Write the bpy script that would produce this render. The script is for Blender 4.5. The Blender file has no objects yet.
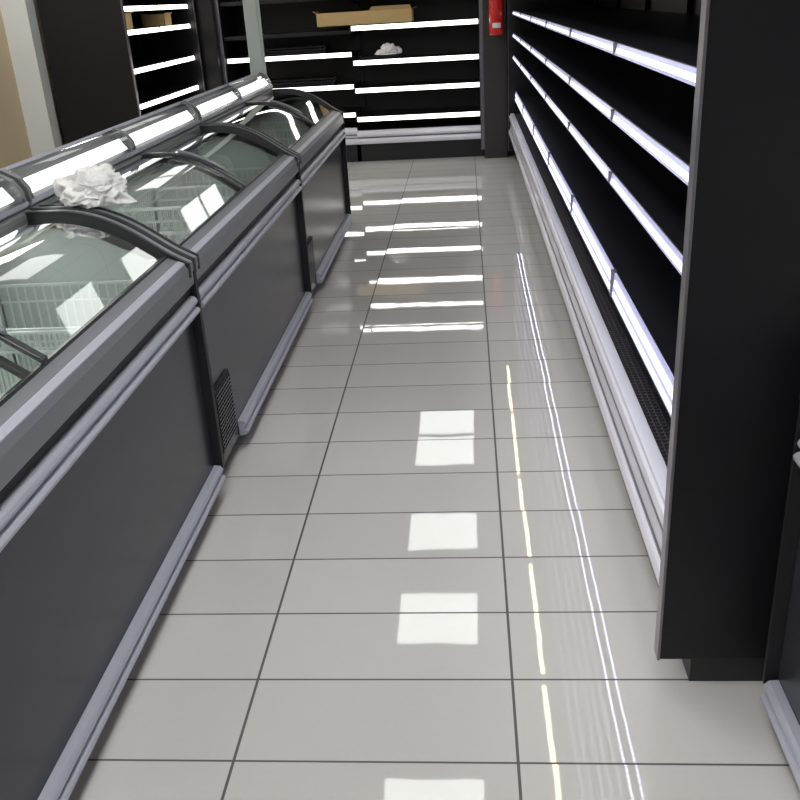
import bpy, bmesh, math, random
from mathutils import Vector, Matrix, noise
random.seed(4)
scene = bpy.context.scene
scene.view_settings.view_transform = 'Standard'
scene.view_settings.look = 'None'
scene.view_settings.exposure = 0.08

# ------------------------------------------------------------ materials
def mat(name, col, rough=0.5, metal=0.0, spec=0.5, emit=None, estr=0.0, bump=None, alpha=None):
    m = bpy.data.materials.new(name); m.use_nodes = True
    nt = m.node_tree; b = nt.nodes['Principled BSDF']
    b.inputs['Base Color'].default_value = (*col, 1)
    b.inputs['Roughness'].default_value = rough
    b.inputs['Metallic'].default_value = metal
    b.inputs['Specular IOR Level'].default_value = spec
    if emit:
        b.inputs['Emission Color'].default_value = (*emit, 1)
        b.inputs['Emission Strength'].default_value = estr
    tc = nt.nodes.new('ShaderNodeTexCoord')
    no = nt.nodes.new('ShaderNodeTexNoise'); no.inputs['Scale'].default_value = bump[0] if bump else 2.5
    no.inputs['Detail'].default_value = 4 if bump else 0
    nt.links.new(tc.outputs['Object'], no.inputs['Vector'])
    mr = nt.nodes.new('ShaderNodeMapRange')
    mr.inputs['To Min'].default_value = max(0.0, rough-0.012); mr.inputs['To Max'].default_value = min(1, rough+0.012)
    nt.links.new(no.outputs['Fac'], mr.inputs['Value'])
    nt.links.new(mr.outputs['Result'], b.inputs['Roughness'])
    if bump:
        bp = nt.nodes.new('ShaderNodeBump'); bp.inputs['Strength'].default_value = bump[1]; bp.inputs['Distance'].default_value = 0.01
        nt.links.new(no.outputs['Fac'], bp.inputs['Height']); nt.links.new(bp.outputs['Normal'], b.inputs['Normal'])
    return m

def emat(name, col, s):
    m = bpy.data.materials.new(name); m.use_nodes = True
    nt = m.node_tree; nt.nodes.clear()
    o = nt.nodes.new('ShaderNodeOutputMaterial'); e = nt.nodes.new('ShaderNodeEmission')
    e.inputs['Color'].default_value = (*col, 1); e.inputs['Strength'].default_value = s
    nt.links.new(e.outputs[0], o.inputs[0]); return m

def glassmat(name, tint, base=1.0):
    m = bpy.data.materials.new(name); m.use_nodes = True
    nt = m.node_tree; nt.nodes.clear()
    o = nt.nodes.new('ShaderNodeOutputMaterial'); mix = nt.nodes.new('ShaderNodeMixShader')
    t = nt.nodes.new('ShaderNodeBsdfTransparent'); t.inputs['Color'].default_value = (*tint, 1)
    g = nt.nodes.new('ShaderNodeBsdfGlossy'); g.inputs['Roughness'].default_value = 0.02
    f = nt.nodes.new('ShaderNodeFresnel'); f.inputs['IOR'].default_value = 1.6
    ml = nt.nodes.new('ShaderNodeMath'); ml.operation = 'MULTIPLY'; ml.inputs[1].default_value = base; ml.use_clamp = True
    nt.links.new(f.outputs[0], ml.inputs[0]); nt.links.new(ml.outputs[0], mix.inputs[0])
    nt.links.new(t.outputs[0], mix.inputs[1]); nt.links.new(g.outputs[0], mix.inputs[2]); nt.links.new(mix.outputs[0], o.inputs[0])
    return m

M_black = mat('black_panel', (0.010,0.009,0.011), 0.38, spec=0.3)
M_shelf = mat('black_shelf', (0.010,0.010,0.014), 0.3, spec=0.4)
M_edge  = mat('panel_edge', (0.22,0.21,0.24), 0.3, 0.7)
M_front = mat('freezer_charcoal_front', (0.062,0.065,0.080), 0.24, 0.5)
M_rim   = mat('freezer_rim', (0.21,0.22,0.24), 0.33, 0.2)
M_bump  = mat('bumper_silver', (0.47,0.48,0.56), 0.32, 0.2)
M_dark  = mat('dark_gasket', (0.012,0.012,0.014), 0.5)
M_frame = mat('lid_frame', (0.055,0.06,0.062), 0.25, 0.4)
M_liner = mat('freezer_liner', (0.70,0.75,0.715), 0.5)
M_wire  = mat('wire_basket', (0.92,0.95,0.93), 0.35, 0.0)
M_glass = glassmat('lid_glass', (0.88,0.93,0.905), 2.2)
M_clear = glassmat('clear_cover', (0.92,0.94,0.95), 1.0)
M_bar   = mat('lightbar_housing', (0.20,0.205,0.21), 0.35, 0.3)
M_tubeF = emat('freezer_tube', (1.0,0.99,0.96), 2.2)
M_innerFill = emat('freezer_inner_added_fill', (0.97,1.0,0.98), 9.0)  # glow of the added fill strip inside the freezers
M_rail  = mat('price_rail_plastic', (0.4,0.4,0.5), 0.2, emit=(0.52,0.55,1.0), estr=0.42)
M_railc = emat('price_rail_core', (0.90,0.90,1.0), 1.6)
M_led   = emat('led_dot', (0.74,0.76,1.0), 5.5)
M_railw = emat('back_rail_light', (1.0,0.97,0.90), 4.8)
M_canopy= emat('canopy_tube', (1.0,0.78,0.48), 5.8)
M_silver= mat('silver_base', (0.80,0.80,0.90), 0.25, 0.15)
M_card  = mat('cardboard', (0.56,0.40,0.18), 0.8, bump=(40,0.2))
M_card2 = mat('cardboard_inside', (0.42,0.28,0.12), 0.85, bump=(40,0.2))
M_bag   = mat('white_plastic_bag', (0.82,0.82,0.80), 0.35, bump=(18,0.35))
M_red   = mat('extinguisher_red', (0.6,0.02,0.015), 0.25)
M_white = mat('label_white', (0.8,0.8,0.8), 0.5)
M_wallw = mat('white_plaster', (0.62,0.63,0.61), 0.7, bump=(60,0.05))
M_beige = mat('beige_plaster', (0.54,0.43,0.28), 0.75, bump=(60,0.05))
M_dwall = mat('dark_wall', (0.04,0.037,0.038), 0.7)
M_gwall = mat('grey_wall', (0.30,0.30,0.30), 0.7)
M_post  = mat('post_grey_green', (0.42,0.48,0.46), 0.4)
M_panel = emat('ceiling_panel_light', (0.97,1.0,0.95), 2.6)
M_panelFill= emat('ceiling_panel_added_fill', (0.99,0.99,0.99), 14.0)  # strong emission for the unseen panels added as fill light
M_panel2= emat('ceiling_panel_light_soft', (1.0,1.0,0.97), 1.8)

# floor tiles
def floor_mat():
    m = bpy.data.materials.new('glossy_floor_tiles'); m.use_nodes = True
    nt = m.node_tree; b = nt.nodes['Principled BSDF']; L = nt.links.new
    geo = nt.nodes.new('ShaderNodeNewGeometry'); sep = nt.nodes.new('ShaderNodeSeparateXYZ'); L(geo.outputs['Position'], sep.inputs[0])
    def axis(out, off, size, half):
        a = nt.nodes.new('ShaderNodeMath'); a.operation='SUBTRACT'; a.inputs[1].default_value=off; L(out,a.inputs[0])
        d = nt.nodes.new('ShaderNodeMath'); d.operation='DIVIDE'; d.inputs[1].default_value=size; L(a.outputs[0],d.inputs[0])
        r = nt.nodes.new('ShaderNodeMath'); r.operation='ROUND'; L(d.outputs[0], r.inputs[0])
        s = nt.nodes.new('ShaderNodeMath'); s.operation='SUBTRACT'; L(d.outputs[0], s.inputs[0]); L(r.outputs[0], s.inputs[1])
        ab = nt.nodes.new('ShaderNodeMath'); ab.operation='ABSOLUTE'; L(s.outputs[0], ab.inputs[0])
        c = nt.nodes.new('ShaderNodeMath'); c.operation='LESS_THAN'; c.inputs[1].default_value=half/size; L(ab.outputs[0], c.inputs[0])
        fl = nt.nodes.new('ShaderNodeMath'); fl.operation='FLOOR'; L(d.outputs[0], fl.inputs[0])
        return c.outputs[0], fl.outputs[0]
    gx, ix = axis(sep.outputs['X'], 0.075, 0.5995, 0.0032)
    gy, iy = axis(sep.outputs['Y'], 1.414, 0.2505, 0.0027)
    mx = nt.nodes.new('ShaderNodeMath'); mx.operation='MAXIMUM'; L(gx,mx.inputs[0]); L(gy,mx.inputs[1])
    cv = nt.nodes.new('ShaderNodeCombineXYZ'); L(ix,cv.inputs[0]); L(iy,cv.inputs[1])
    wn = nt.nodes.new('ShaderNodeTexWhiteNoise'); L(cv.outputs[0], wn.inputs['Vector'])
    ns = nt.nodes.new('ShaderNodeTexNoise'); ns.inputs['Scale'].default_value=90; ns.inputs['Detail'].default_value=4; L(geo.outputs['Position'], ns.inputs['Vector'])
    ad = nt.nodes.new('ShaderNodeMath'); ad.operation='ADD'; L(wn.outputs['Value'],ad.inputs[0]); L(ns.outputs['Fac'],ad.inputs[1])
    mr = nt.nodes.new('ShaderNodeMapRange'); mr.inputs['From Max'].default_value=2; mr.inputs['To Min'].default_value=0.95; mr.inputs['To Max'].default_value=1.04; L(ad.outputs[0], mr.inputs['Value'])
    tint = nt.nodes.new('ShaderNodeVectorMath'); tint.operation='SCALE'; tint.inputs[0].default_value=(0.72,0.705,0.675); L(mr.outputs[0], tint.inputs['Scale'])
    mix = nt.nodes.new('ShaderNodeMix'); mix.data_type='RGBA'; L(mx.outputs[0], mix.inputs['Factor']); L(tint.outputs[0], mix.inputs['A']); mix.inputs['B'].default_value=(0.02,0.02,0.02,1)
    L(mix.outputs['Result'], b.inputs['Base Color'])
    rr = nt.nodes.new('ShaderNodeMapRange'); rr.inputs['To Min'].default_value=0.022; rr.inputs['To Max'].default_value=0.7; L(mx.outputs[0], rr.inputs['Value']); L(rr.outputs[0], b.inputs['Roughness'])
    sb = nt.nodes.new('ShaderNodeVectorMath'); sb.operation='SUBTRACT'; sb.inputs[1].default_value=(0.5,0.5,0.5); L(wn.outputs['Color'], sb.inputs[0])
    sc = nt.nodes.new('ShaderNodeVectorMath'); sc.operation='SCALE'; sc.inputs['Scale'].default_value=0.004; L(sb.outputs[0], sc.inputs[0])
    an = nt.nodes.new('ShaderNodeVectorMath'); an.operation='ADD'; L(geo.outputs['Normal'], an.inputs[0]); L(sc.outputs[0], an.inputs[1])
    nn = nt.nodes.new('ShaderNodeVectorMath'); nn.operation='NORMALIZE'; L(an.outputs[0], nn.inputs[0])
    n2 = nt.nodes.new('ShaderNodeTexNoise'); n2.inputs['Scale'].default_value=9; n2.inputs['Detail'].default_value=1; L(geo.outputs['Position'], n2.inputs['Vector'])
    bp = nt.nodes.new('ShaderNodeBump'); bp.inputs['Strength'].default_value=0.04; bp.inputs['Distance'].default_value=0.003
    L(n2.outputs['Fac'], bp.inputs['Height']); L(nn.outputs[0], bp.inputs['Normal']); L(bp.outputs[0], b.inputs['Normal'])
    b.inputs['IOR'].default_value = 2.3
    return m
M_floor = floor_mat()

def ceil_mat():
    m = bpy.data.materials.new('ceiling_tiles'); m.use_nodes = True
    nt = m.node_tree; b = nt.nodes['Principled BSDF']
    geo = nt.nodes.new('ShaderNodeNewGeometry')
    br = nt.nodes.new('ShaderNodeTexBrick'); br.offset = 0; br.inputs['Scale'].default_value = 1
    br.inputs['Brick Width'].default_value=0.6; br.inputs['Row Height'].default_value=0.6; br.inputs['Mortar Size'].default_value=0.008
    br.inputs['Color1'].default_value=(0.50,0.50,0.49,1); br.inputs['Color2'].default_value=(0.52,0.52,0.51,1); br.inputs['Mortar'].default_value=(0.3,0.3,0.3,1)
    nt.links.new(geo.outputs['Position'], br.inputs['Vector']); nt.links.new(br.outputs['Color'], b.inputs['Base Color'])
    b.inputs['Roughness'].default_value=0.9
    return m
M_ceil = ceil_mat()

# ------------------------------------------------------------ helpers
class Part:
    def __init__(s, name, m, T, bevel=0.0, smooth=False):
        s.name=name; s.m=m; s.T=T; s.bm=bmesh.new(); s.bevel=bevel; s.smooth=smooth
    def box(s,l0,l1,d0,d1,z0,z1):
        return s.prism([(d0,z0),(d1,z0),(d1,z1),(d0,z1)], l0, l1)
    def prism(s, prof, l0, l1):
        a=[s.bm.verts.new(s.T(l0,d,z)) for d,z in prof]; b=[s.bm.verts.new(s.T(l1,d,z)) for d,z in prof]
        n=len(prof)
        s.bm.faces.new(a); s.bm.faces.new(b)
        for i in range(n):
            j=(i+1)%n; s.bm.faces.new((a[i],a[j],b[j],b[i]))
        return s
    def strip(s, prof, l0, l1):
        a=[s.bm.verts.new(s.T(l0,d,z)) for d,z in prof]; b=[s.bm.verts.new(s.T(l1,d,z)) for d,z in prof]
        for i in range(len(prof)-1): s.bm.faces.new((a[i],a[i+1],b[i+1],b[i]))
        return s
    def done(s, parent=None):
        bmesh.ops.recalc_face_normals(s.bm, faces=s.bm.faces)
        me=bpy.data.meshes.new(s.name); s.bm.to_mesh(me); s.bm.free()
        me.materials.append(s.m); o=bpy.data.objects.new(s.name, me); scene.collection.objects.link(o)
        if s.smooth:
            for p in me.polygons: p.use_smooth=True
        if s.bevel:
            md=o.modifiers.new('bevel','BEVEL'); md.width=s.bevel; md.segments=2; md.limit_method='ANGLE'; md.angle_limit=math.radians(40)
        if parent:
            o.parent=parent; o.matrix_parent_inverse=Matrix.Translation(-parent.location)
        return o
def empty(name, loc):
    e=bpy.data.objects.new(name,None); e.location=loc; e.empty_display_size=0.2; scene.collection.objects.link(e); return e
W=lambda l,d,z: Vector((d,l,z))
def wbox(name,m,x0,x1,y0,y1,z0,z1,parent=None,bevel=0):
    p=Part(name,m,W,bevel); p.box(y0,y1,x0,x1,z0,z1); return p.done(parent)

# ------------------------------------------------------------ room
H=2.7; XL,XR,YF,YB=-3.30,2.3,-2.5,9.85
wbox('floor',M_floor,XL,XR,YF,YB,-0.05,0)
wbox('ceiling',M_ceil,XL,XR,YF,YB,H,H+0.05)
wbox('wall_left',M_beige,XL-0.1,XL,YF,YB,0,H)
wbox('wall_right',M_gwall,XR,XR+0.1,YF,YB,0,H)
wbox('wall_back',M_dwall,XL,XR,YB,YB+0.1,0,H)
wbox('wall_front',M_gwall,XL,XR,YF-0.1,YF,0,H)
wbox('white_column',M_wallw,XL,-3.11,6.86,7.0,0,H)
wbox('baseboard_left',M_dark,XL,XL+0.015,YF,6.86,0,0.1)

def ceil_panel(x,y,m):
    e=empty('ceiling_light_panel',(x,y,H-0.01))
    p=Part('diffuser',m,W); p.box(y-0.29,y+0.29,x-0.29,x+0.29,H-0.014,H-0.004); p.done(e)
    f=Part('frame',M_white,W)
    for a,b,c,d in((-.305,.305,-.305,-.285),(-.305,.305,.285,.305),(-.305,-.285,-.285,.285),(.285,.305,-.285,.285)):
        f.box(y+a,y+b,x+c,x+d,H-0.02,H-0.002)
    f.done(e)
for y in (8.67,8.03,6.53,5.38,3.6): ceil_panel(-0.285,y,M_panel)
for y in (2.45,1.2,0.0,-1.2): ceil_panel(-0.285,y,M_panelFill)  # unseen panels added to brighten the floor, outside its mirrored view
for y in (8.67,8.03,6.53,5.38,3.6): ceil_panel(-1.79,y,M_panel2)
for y in (8.0,6.2,4.6,3.0,1.4,-0.2): ceil_panel(-2.85,y,M_panelFill)  # added fill row; freezers hide its floor reflection while it lights the aisle
for y in (1.0,-1.2): ceil_panel(1.4,y,M_panel)  # unseen extra panels on the right, added for more light

# ------------------------------------------------------------ freezers
def zg(s):
    u=min(0.315,max(0,s-0.05))
    if u<0.07: return 0.812+0.7*u
    return 0.812+0.049+0.7*(u-0.07)-0.7*(u-0.07)**2/0.49
def freezer(xf, sign, y0, y1, bar=True):
    T=lambda l,d,z: Vector((xf+sign*d,l,z))
    e=empty('chest_freezer',(xf+sign*0.35,(y0+y1)/2,0))
    g=0.012; a,b=y0+g,y1-g
    p=Part('body_front',M_front,T,0.006); p.box(a,b,0.02,0.06,0.10,0.70); p.done(e)
    p=Part('body_shell',M_front,T,0.006)
    p.box(a,b,0.70,0.76,0.10,0.93); p.box(a,a+0.03,0.06,0.70,0.10,0.80); p.box(b-0.03,b,0.06,0.70,0.10,0.80); p.box(a+.03,b-.03,0.06,0.70,0.10,0.14)
    p.done(e)
    p=Part('plinth',M_dark,T); p.box(a+0.1,b-0.1,0.10,0.66,0.03,0.10)
    for yy in (a+0.06,b-0.10):
        for dd in (0.08,0.62): p.box(yy,yy+0.05,dd,dd+0.05,0.0,0.10)
    p.done(e)
    p=Part('inner_liner',M_liner,T)
    p.strip([(0.075,0.79),(0.10,0.22),(0.62,0.22),(0.62,0.90)],a+0.04,b-0.04)
    for ll in (a+0.04,b-0.04):
        v=[p.bm.verts.new(T(ll,d,z)) for d,z in ((0.075,0.79),(0.10,0.22),(0.62,0.22),(0.62,0.9),(0.45,0.93),(0.25,0.88))]
        p.bm.faces.new(v)
    p.done(e)
    p=Part('inner_fill_strip',M_innerFill,T); p.prism([(0.455,0.915),(0.475,0.895),(0.480,0.90),(0.460,0.92)],a+0.08,b-0.08); p.done(e)  # added glowing strip that brightens the interior, not a known fitting
    p=Part('rim',M_rim,T,0.004)
    p.prism([(0.012,0.715),(-0.004,0.722),(-0.006,0.775),(0.004,0.793),(0.05,0.812),(0.075,0.812),(0.078,0.70),(0.03,0.70)],a,b); p.done(e)
    p=Part('rim_highlight',M_bump,T,0.002); p.prism([(0.002,0.794),(0.022,0.8025),(0.022,0.797),(0.004,0.787)],a,b); p.done(e)
    p=Part('gasket_line',M_dark,T); p.box(a,b,0.012,0.05,0.69,0.716); p.done(e)
    def bumper(nm,z,l0,l1):
        q=Part(nm,M_bump,T,0.003)
        pr=[(0.02,z),(0.0,z+.003),(-0.012,z+.010),(-0.014,z+.018),(-0.008,z+.024),(0.002,z+.028),(0.002,z+.032),(-0.006,z+.036),(-0.010,z+.044),(-0.006,z+.052),(0.0,z+.058),(0.02,z+.060)]
        q.prism(pr,l0,l1); q.done(e)
    bumper('upper_bumper',0.628,a+0.01,b-0.01)
    bumper('lower_bumper',0.060,a+0.30,b-0.01)
    p=Part('lower_skirt',M_front,T); p.box(a,b,0.022,0.06,0.062,0.11); p.done(e)
    q=Part('vent_plate',M_dark,T); q.box(a+0.05,a+0.25,0.012,0.021,0.11,0.34); q.done(e)
    q=Part('vent_slats',M_front,T)
    for i in range(15):
        z=0.12+i*0.014; q.box(a+0.055,a+0.245,0.006,0.014,z,z+0.006)
    for i in range(9): q.box(a+0.055+i*0.0225,a+0.060+i*0.0225,0.008,0.014,0.115,0.335)
    q.done(e)
    def curve_prof(up,dn,s0=-0.008,s1=0.46):
        pts=[s0+(s1-s0)*i/18 for i in range(19)]
        def zz(s): return zg(s) if s>0.05 else 0.812-(0.05-s)**1.0*0.55
        top=[(s,zz(s)+up) for s in pts]; bot=[(s,zz(s)-dn) for s in reversed(pts)]
        return top+bot
    q=Part('end_frames',M_rim,T,0.003)
    for l0,l1 in((a,a+0.028),(b-0.028,b)): q.prism(curve_prof(0.010,0.02),l0,l1)
    q.done(e)
    q=Part('end_gaskets',M_dark,T)
    for l0,l1 in((a-0.011,a),(b,b+0.011),(a+0.028,a+0.043),(b-0.043,b-0.028)): q.prism(curve_prof(0.012,0.03),l0,l1)
    q.prism([(-0.006,0.10),(0.06,0.10),(0.06,0.79),(-0.006,0.79)],a-0.011,a); q.prism([(-0.006,0.10),(0.06,0.10),(0.06,0.79),(-0.006,0.79)],b,b+0.011)
    q.done(e)
    mid=(a+b)/2
    for k,(l0,l1,dz) in enumerate(((a+0.044,mid+0.05,0.012),(mid-0.03,b-0.044,0.0))):
        q=Part('glass_lid_%d'%(k+1),M_glass,T,smooth=True)
        q.strip([(0.055+0.395*i/32, zg(0.055+0.395*i/32)-0.006+dz) for i in range(33)],l0,l1); q.done(e)
    q=Part('lid_frames',M_frame,T,0.003)
    q.prism(curve_prof(0.016,-0.004,0.05,0.45),mid+0.03,mid+0.055)
    q.prism(curve_prof(0.004,0.012,0.05,0.45),mid-0.035,mid-0.012)
    q.done(e)
    q=Part('lid_handles',M_rim,T,0.004)
    q.prism(curve_prof(0.030,-0.018,0.12,0.30),mid+0.035,mid+0.05); q.done(e)
    q=Part('lid_front_rail',M_frame,T,0.002); q.box(a+.04,b-.04,0.05,0.062,0.81,0.820); q.done(e)
    q=Part('wire_baskets',M_wire,T)
    n=4; Lb=(b-a-0.12)/n; r=0.0019
    for i in range(n):
        l0=a+0.06+i*Lb+0.012; l1=l0+Lb-0.024; d0,d1=0.125,0.56; z0,z1=0.34,0.755
        N=int((l1-l0)/0.026)
        for j in range(N+1):
            l=l0+(l1-l0)*j/N
            for d in(d0,d1): q.box(l-r,l+r,d-r,d+r,z0,z1)
            q.box(l-r,l+r,d0,d1,z0-r,z0+r)
        N2=16
        for j in range(N2+1):
            d=d0+(d1-d0)*j/N2
            for l in(l0,l1): q.box(l-r,l+r,d-r,d+r,z0,z1)
            if j%4==0: q.box(l0,l1,d-r,d+r,z0-r,z0+r)
        for z in (z0,z0+.12,z0+.24,z1-.05,z1):
            rr=r*(2.0 if z==z1 else 1.2)
            for d in(d0,d1): q.box(l0,l1,d-rr,d+rr,z-rr,z+rr)
            for l in(l0,l1): q.box(l-rr,l+rr,d0,d1,z-rr,z+rr)
    q.done(e)
    q=Part('rear_deck',M_bar,T,0.004)
    q.prism([(0.44,0.925),(0.44,0.957),(0.455,0.962),(0.60,0.962),(0.76,0.95),(0.76,0.925)],a,b); q.done(e)
    if bar:
        q=Part('light_bar_housing',M_bar,T,0.003)
        q.prism([(0.452,0.963),(0.470,0.985),(0.485,1.0),(0.52,1.045),(0.530,1.062),(0.56,1.055),(0.56,0.963)],a,b); q.done(e)
        q=Part('light_tubes',M_tubeF,T)
        def P(t,o):
            return (0.462+0.0633*t/1.0-o*0.8*1, 0.975+0.0844*t+o*0.6)
        Lt=(b-a)/2
        for i in range(2):
            l0=a+i*Lt+0.05; l1=a+(i+1)*Lt-0.05
            q.prism([P(0.16,0.006),P(0.16,0.014),P(0.60,0.014),P(0.60,0.006)],l0,l1)
        q.done(e)
        q=Part('light_cover',M_clear,T,smooth=True)
        q.strip([P(-0.05,0.0),P(0.0,0.016),P(0.25,0.028),P(0.55,0.030),P(0.85,0.020),P(1.05,0.0)],a+0.01,b-0.01); q.done(e)
        q=Part('light_bar_edges',M_bump,T)
        q.prism([P(1.0,0.0),P(1.0,0.008),P(1.1,0.006),P(1.1,0.0)],a,b); q.prism([P(-0.12,0.0),P(-0.12,0.010),P(-0.02,0.018),P(-0.02,0.0)],a,b); q.done(e)
        q=Part('light_bar_joints',M_bar,T)
        for l in (a,a+Lt-0.012,b-0.024):
            q.prism([P(-0.05,-0.01),P(-0.05,0.012),P(0.25,0.03),P(0.6,0.032),P(1.05,0.01),P(1.05,-0.01)],l,l+0.024)
        q.done(e)
    return e
XF=-0.815
freezer(XF,-1,0.70,2.55); freezer(XF,-1,2.55,4.42); freezer(XF,-1,4.42,6.22)
freezer(0.60,1,-0.31,1.55)

wbox('support_post',M_post,-1.41,-1.32,6.26,6.35,0,H,bevel=0.006)
# ------------------------------------------------------------ display cases
def display_case(T, loc, L, shelves, depth=0.75, top=2.2, rails='cool', front=0.05, base_h=0.42, seg=1.25,
                 toe=0.075, endA=True, endB=True, canopy=None, leds=(), grille=True, railH=0.030, lit=None, lower=None, b0=0.17):
    e=empty('refrigerated_display_case',loc)
    q=Part('end_panels',M_black,T,0.003)
    if endA: q.box(-0.035,0.0,0,depth,0.074,top)
    if endB: q.box(L,L+0.035,0,depth,0.074,top)
    q.done(e)
    q=Part('end_panel_trim',M_edge,T,0.001)
    if endA: q.box(-0.037,-0.002,-0.004,0.0,0.074,top); q.box(-0.0385,-0.035,-0.004,0.002,0.074,top)
    if endB: q.box(L+0.002,L+0.037,-0.004,0.0,0.074,top)
    q.done(e)
    q=Part('back_and_top',M_black,T); q.box(0,L,depth-0.05,depth,0.10,top); q.box(0,L,-0.0 if canopy is None else canopy,depth,top-0.12,top); q.done(e)
    q=Part('toe_kick',M_dark,T); q.box(-0.02,L+0.02,toe,depth-0.03,0.0,b0); q.done(e)
    q=Part('bumper_front',M_silver,T,0.003)
    q.prism([(0.05,b0),(0.012,b0+.004),(0.002,b0+.015),(-0.002,b0+.035),(0.002,b0+.055),(0.014,b0+.062),(0.016,base_h-.062),(0.006,base_h-.052),(0.002,base_h-.035),(0.006,base_h-.018),(0.014,base_h-.014),(0.014,base_h),(0.05,base_h)],0,L)
    q.done(e)
    q=Part('bumper_grooves',M_edge,T)
    q.box(0,L,0.010,0.02,b0+0.062,b0+0.070); q.box(0,L,0.008,0.02,base_h-0.070,base_h-0.062); q.done(e)
    q=Part('base_deck',M_shelf,T); q.box(0,L,0.05,depth-0.05,b0,base_h-0.02); q.done(e)
    if grille:
        q=Part('air_grille',M_edge,T)
        n=int(L/0.02)
        for i in range(n):
            l=i*L/n; q.box(l,l+0.003,0.05,0.135,base_h-0.018,base_h-0.006)
        for k in range(6): q.box(0,L,0.05+k*0.016,0.0525+k*0.016,base_h-0.018,base_h-0.008)
        q.done(e)
    q=Part('shelves',M_shelf,T,0.002)
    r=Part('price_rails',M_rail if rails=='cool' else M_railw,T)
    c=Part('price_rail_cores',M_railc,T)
    br=Part('rail_joints',M_edge,T)
    sup=Part('uprights',M_black,T)
    nseg=max(1,round(L/seg)); sl=L/nseg
    for zi,z in enumerate(shelves):
        islow=(lower and zi==len(shelves)-1)
        f=front+ (0.02 if islow else 0)
        q.box(0,L,f+0.012,depth-0.06,z-0.006,z+0.012)
        q.box(0,L,f+0.006,f+0.012,z-railH*0.5,z+0.016)
        hh=railH*(lower if islow else 1)
        if lit is None or zi in lit:
            for i in range(nseg):
                l0=i*sl+0.008; l1=(i+1)*sl-0.008
                if rails=='cool':
                    r.prism([(f+0.006,z-hh*.6),(f-0.004,z-hh*.55),(f+0.004,z+hh*.45),(f+0.010,z+hh*.45)],l0,l1)
                    for ca,cb in (((-.30,.12),) if not islow else ((-.42,-.24),(-.02,.26))):
                        fx=lambda t: f-0.004+(t+.55)*0.008
                        c.prism([(fx(ca)-0.0006,z+hh*ca),(fx(ca)-0.003,z+hh*ca),(fx(cb)-0.003,z+hh*cb),(fx(cb)-0.0006,z+hh*cb)],l0+0.03,l1-0.03)
                else:
                    r.prism([(f+0.006,z-hh*.5),(f-0.004,z-hh*.5),(f+0.001,z+hh*.5),(f+0.006,z+hh*.5)],l0,l1)
                br.box(l0-0.010,l0+0.002,f-0.006,f+0.012,z-hh*.6,z+hh*.55)
    for i in range(nseg+1):
        l=min(L-0.03,max(0,i*sl-0.015)); sup.box(l,l+0.03,depth-0.08,depth-0.05,base_h-0.02,top-0.12)
        for z in shelves:
            sup.prism([(front+0.15,z-0.006),(depth-0.06,z-0.006),(depth-0.06,z-0.07),(front+0.3,z-0.03)],l+0.012,l+0.018)
    q.done(e); r.done(e)
    if rails=='cool': c.done(e)
    else: c.bm.free()
    br.done(e); sup.done(e)
    if leds:
        q=Part('led_strip',M_led,T)
        for z in leds:
            n=int(L/0.025)
            for i in range(n):
                l=i*L/n
                for off in (0.026,0.060): q.box(l,l+0.017,front+off,front+off+0.008,z-0.0085,z-0.0062)
        q.done(e)
    if canopy is not None:
        q=Part('canopy_tubes',M_canopy,T)
        for i in range(nseg):
            q.box(i*sl+0.06,(i+1)*sl-0.06,canopy+0.02,canopy+0.045,top-0.135,top-0.121)
        q.done(e)
        q=Part('canopy_light_holder',M_edge,T); q.box(0,L,canopy,canopy+0.012,top-0.14,top); q.done(e)
    return e
TR=lambda l,d,z: Vector((0.400+d,1.68+l,z))
display_case(TR,(0.8,5.2,0),7.2,[1.85,1.56,1.288,1.100,0.915,0.575],depth=0.85,top=2.25,canopy=-0.07,leds=(0.915,),lower=2.6,b0=0.215,front=0.042)
TB=lambda l,d,z: Vector((-2.27+l,9.06+d,z))
display_case(TB,(-1.67,9.3,0),1.21,[1.75,1.50,1.20,1.0,0.71,0.45],depth=0.72,top=2.2,rails='warm',base_h=0.33,seg=1.21,endB=False,lit=(0,3,4,5),railH=0.038)
TB2=lambda l,d,z: Vector((-1.06+l,9.06+d,z))
display_case(TB2,(-0.46,9.3,0),1.20,[1.75,1.50,1.226,0.92,0.67,0.404],depth=0.72,top=2.2,rails='warm',base_h=0.30,seg=1.2,endA=False,railH=0.040)
TL=lambda l,d,z: Vector((-2.46-d,7.02+l,z))
display_case(TL,(-2.8,8.0,0),1.85,[1.75,1.50,1.335,1.06,0.80,0.67],depth=0.62,top=2.25,rails='warm',base_h=0.35,seg=0.92,railH=0.034)
wbox('corner_column',M_black,-2.54,-2.31,8.96,YB,0,H)
wbox('dark_column',M_dwall,0.175,0.39,8.98,YB,0,H)

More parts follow.
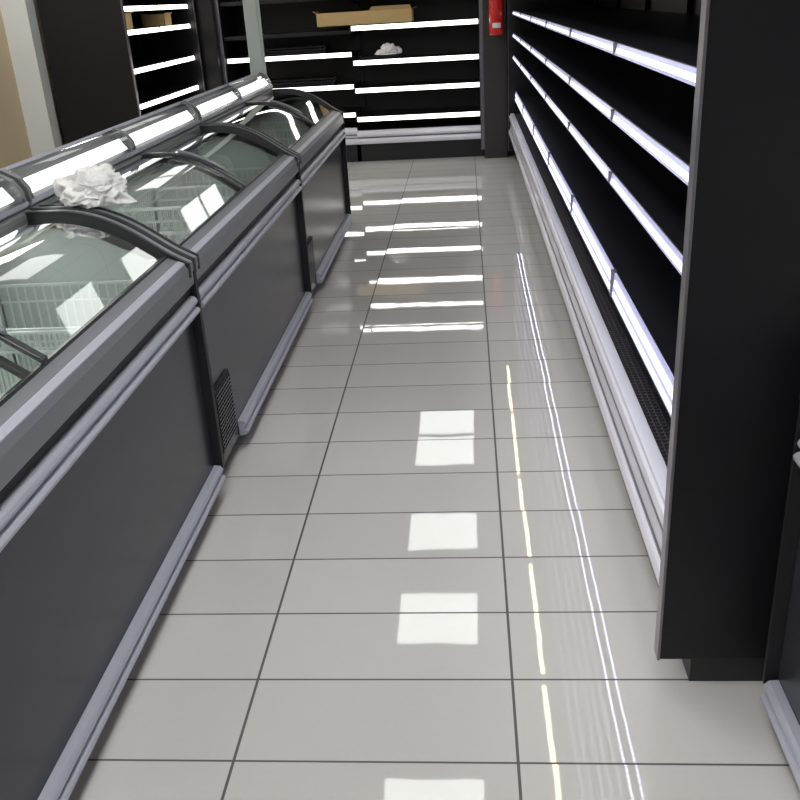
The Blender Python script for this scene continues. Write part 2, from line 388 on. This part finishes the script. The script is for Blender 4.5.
# ------------------------------------------------------------ fire extinguisher
def lathe(name,m,prof,cx,cy,parent,n=32):
    bm=bmesh.new(); rings=[]
    for r,z in prof: rings.append([bm.verts.new((cx+r*math.cos(2*math.pi*i/n),cy+r*math.sin(2*math.pi*i/n),z)) for i in range(n)])
    for A,B in zip(rings,rings[1:]):
        for i in range(n): bm.faces.new((A[i],A[(i+1)%n],B[(i+1)%n],B[i]))
    bm.faces.new(rings[0]); bm.faces.new(rings[-1]); bmesh.ops.recalc_face_normals(bm,faces=bm.faces)
    me=bpy.data.meshes.new(name); bm.to_mesh(me); bm.free(); me.materials.append(m)
    for p in me.polygons: p.use_smooth=True
    o=bpy.data.objects.new(name,me); scene.collection.objects.link(o); o.parent=parent; o.matrix_parent_inverse=Matrix.Translation(-parent.location); return o
def tube(name,m,pts,r,parent):
    c=bpy.data.curves.new(name,'CURVE'); c.dimensions='3D'; c.bevel_depth=r; c.bevel_resolution=3
    s=c.splines.new('NURBS'); s.points.add(len(pts)-1); s.use_endpoint_u=True; s.order_u=3
    for p,q in zip(s.points,pts): p.co=(*q,1)
    c.materials.append(m); o=bpy.data.objects.new(name,c); scene.collection.objects.link(o)
    o.parent=parent; o.matrix_parent_inverse=Matrix.Translation(-parent.location); return o
ex,ey=0.295,8.90
E=empty('fire_extinguisher',(ex,ey,1.3))
lathe('cylinder',M_red,[(0.04,1.105),(0.062,1.11),(0.066,1.13),(0.066,1.47),(0.055,1.51),(0.03,1.535),(0.02,1.545)],ex,ey,E)
lathe('valve',M_edge,[(0.02,1.545),(0.022,1.56),(0.022,1.59),(0.012,1.6)],ex,ey,E)
bm=bmesh.new(); va=[];vb=[]
for i in range(9):
    t=math.radians(-90-35+70*i/8); va.append(bm.verts.new((ex+.0668*math.cos(t),ey+.0668*math.sin(t),1.17))); vb.append(bm.verts.new((ex+.0668*math.cos(t),ey+.0668*math.sin(t),1.21)))
for i in range(8): bm.faces.new((va[i],va[i+1],vb[i+1],vb[i]))
me=bpy.data.meshes.new('label'); bm.to_mesh(me); bm.free(); me.materials.append(M_white); o=bpy.data.objects.new('label',me); scene.collection.objects.link(o); o.parent=E; o.matrix_parent_inverse=Matrix.Translation(-E.location)
wbox('lever',M_dark,ex-0.008,ex+0.008,ey-0.09,ey+0.02,1.595,1.61,E)
wbox('bracket',M_dark,ex-0.02,ex+0.02,ey+0.06,8.98,1.15,1.5,E)
tube('hose',M_dark,[(ex,ey-0.02,1.57),(ex+0.06,ey-0.03,1.58),(ex+0.078,ey-0.03,1.48),(ex+0.078,ey-0.03,1.3),(ex+0.072,ey-0.03,1.2)],0.008,E)

# ------------------------------------------------------------ cardboard boxes
def carton(x0,x1,y0,y1,z0,z1,flap=0.06,ridge=False):
    e=empty('cardboard_box',((x0+x1)/2,(y0+y1)/2,z0)); t=0.006
    q=Part('carton_walls',M_card,W)
    q.box(y0,y0+t,x0,x1,z0,z1); q.box(y1-t,y1,x0,x1,z0,z1); q.box(y0,y1,x0,x0+t,z0,z1); q.box(y0,y1,x1-t,x1,z0,z1); q.box(y0,y1,x0,x1,z0,z0+t)
    q.done(e)
    q=Part('carton_flaps',M_card2,W)
    q.prism([(x0,z1),(x0-flap*.8,z1+flap*.5),(x0-flap*.8+t,z1+flap*.5),(x0+t,z1)],y0,y1)
    q.prism([(x1,z1),(x1+flap*.8,z1+flap*.3),(x1+flap*.8,z1+flap*.3-t),(x1-t,z1)],y0,y1)
    if ridge:
        q.prism([(x0+.55*(x1-x0),z1-t),(x0+.58*(x1-x0),z1+0.035),(x1-.02,z1+0.035),(x1-.005,z1-t)],y0+.004,y0+.010)
    q.done(e)
carton(-1.37,-0.47,9.08,9.40,1.252,1.37,0.04,True)
carton(-2.74,-2.56,7.30,7.46,1.348,1.47,0.02)
carton(-2.74,-2.54,8.22,8.42,1.348,1.45,0.02)

def trays(x0,x1,y0,y1,z0,n):
    e=empty('stacked_display_trays',((x0+x1)/2,(y0+y1)/2,z0))
    for i in range(n):
        q=Part('tray_%d'%(i+1),M_shelf,W,0.003); o=random.uniform(-.02,.02)
        z=z0+i*0.022
        q.prism([(x0+o+.01,z),(x1+o-.01,z),(x1+o,z+0.02),(x1+o-.012,z+0.02),(x1+o-.02,z+.008),(x0+o+.02,z+.008),(x0+o+.012,z+.02),(x0+o,z+.02)],y0,y1); q.done(e)
trays(-2.0,-1.30,9.14,9.5,1.0125,4)
trays(-1.95,-1.25,9.14,9.5,0.7225,4)
trays(-0.98,-0.62,9.14,9.5,0.933,2)

# ------------------------------------------------------------ plastic bags
def bag(loc,size,seed,rot=0):
    bm=bmesh.new(); bmesh.ops.create_icosphere(bm,subdivisions=6,radius=1)
    for v in bm.verts:
        d=v.co.normalized()
        w0=Vector((noise.noise(d*2+Vector((9,seed,0))),noise.noise(d*2+Vector((0,9,seed))),noise.noise(d*2+Vector((seed,0,9)))))*0.5
        dd=d+w0
        n1=noise.noise(dd*1.3+Vector((seed,0,0))); n2=abs(noise.noise(dd*2.2+Vector((0,seed,0)))); n3=abs(noise.noise(dd*5+Vector((0,0,seed))))
        r=1+0.45*n1-0.38*n2-0.16*n3
        c=d*r
        if c.z<-0.30: c.z=-0.30+ (c.z+0.30)*0.08
        v.co=Vector((c.x*size[0],c.y*size[1],(c.z+0.32)*size[2]))
    me=bpy.data.meshes.new('plastic_bag'); bm.to_mesh(me); bm.free(); me.materials.append(M_bag)
    for p in me.polygons: p.use_smooth=True
    o=bpy.data.objects.new('plastic_bag',me); o.location=loc; o.rotation_euler=(0,math.radians(rot),0.4); scene.collection.objects.link(o)
    return o
bag((-1.11,2.66,0.948),(0.115,0.10,0.08),3.1,0)
bag((-0.72,9.2,0.98),(0.11,0.08,0.07),8.4)

# ------------------------------------------------------------ world + camera
w=bpy.data.worlds.new('World'); scene.world=w; w.use_nodes=True
w.node_tree.nodes['Background'].inputs[0].default_value=(0.5,0.52,0.55,1); w.node_tree.nodes['Background'].inputs[1].default_value=0.1
cam=bpy.data.cameras.new('camera'); co=bpy.data.objects.new('camera',cam); scene.collection.objects.link(co)
R=Vector((.9965,.0634,-.0551)); Bk=Vector((.0803,-.9109,.4047)).normalized()
R=(R-Bk*R.dot(Bk)).normalized(); U=Bk.cross(R)
m=Matrix((R,U,Bk)).transposed().to_4x4(); m.translation=Vector((0,0,1.456)); co.matrix_world=m
cam.sensor_width=36; cam.lens=905/800*36; cam.clip_start=0.02
scene.camera=co
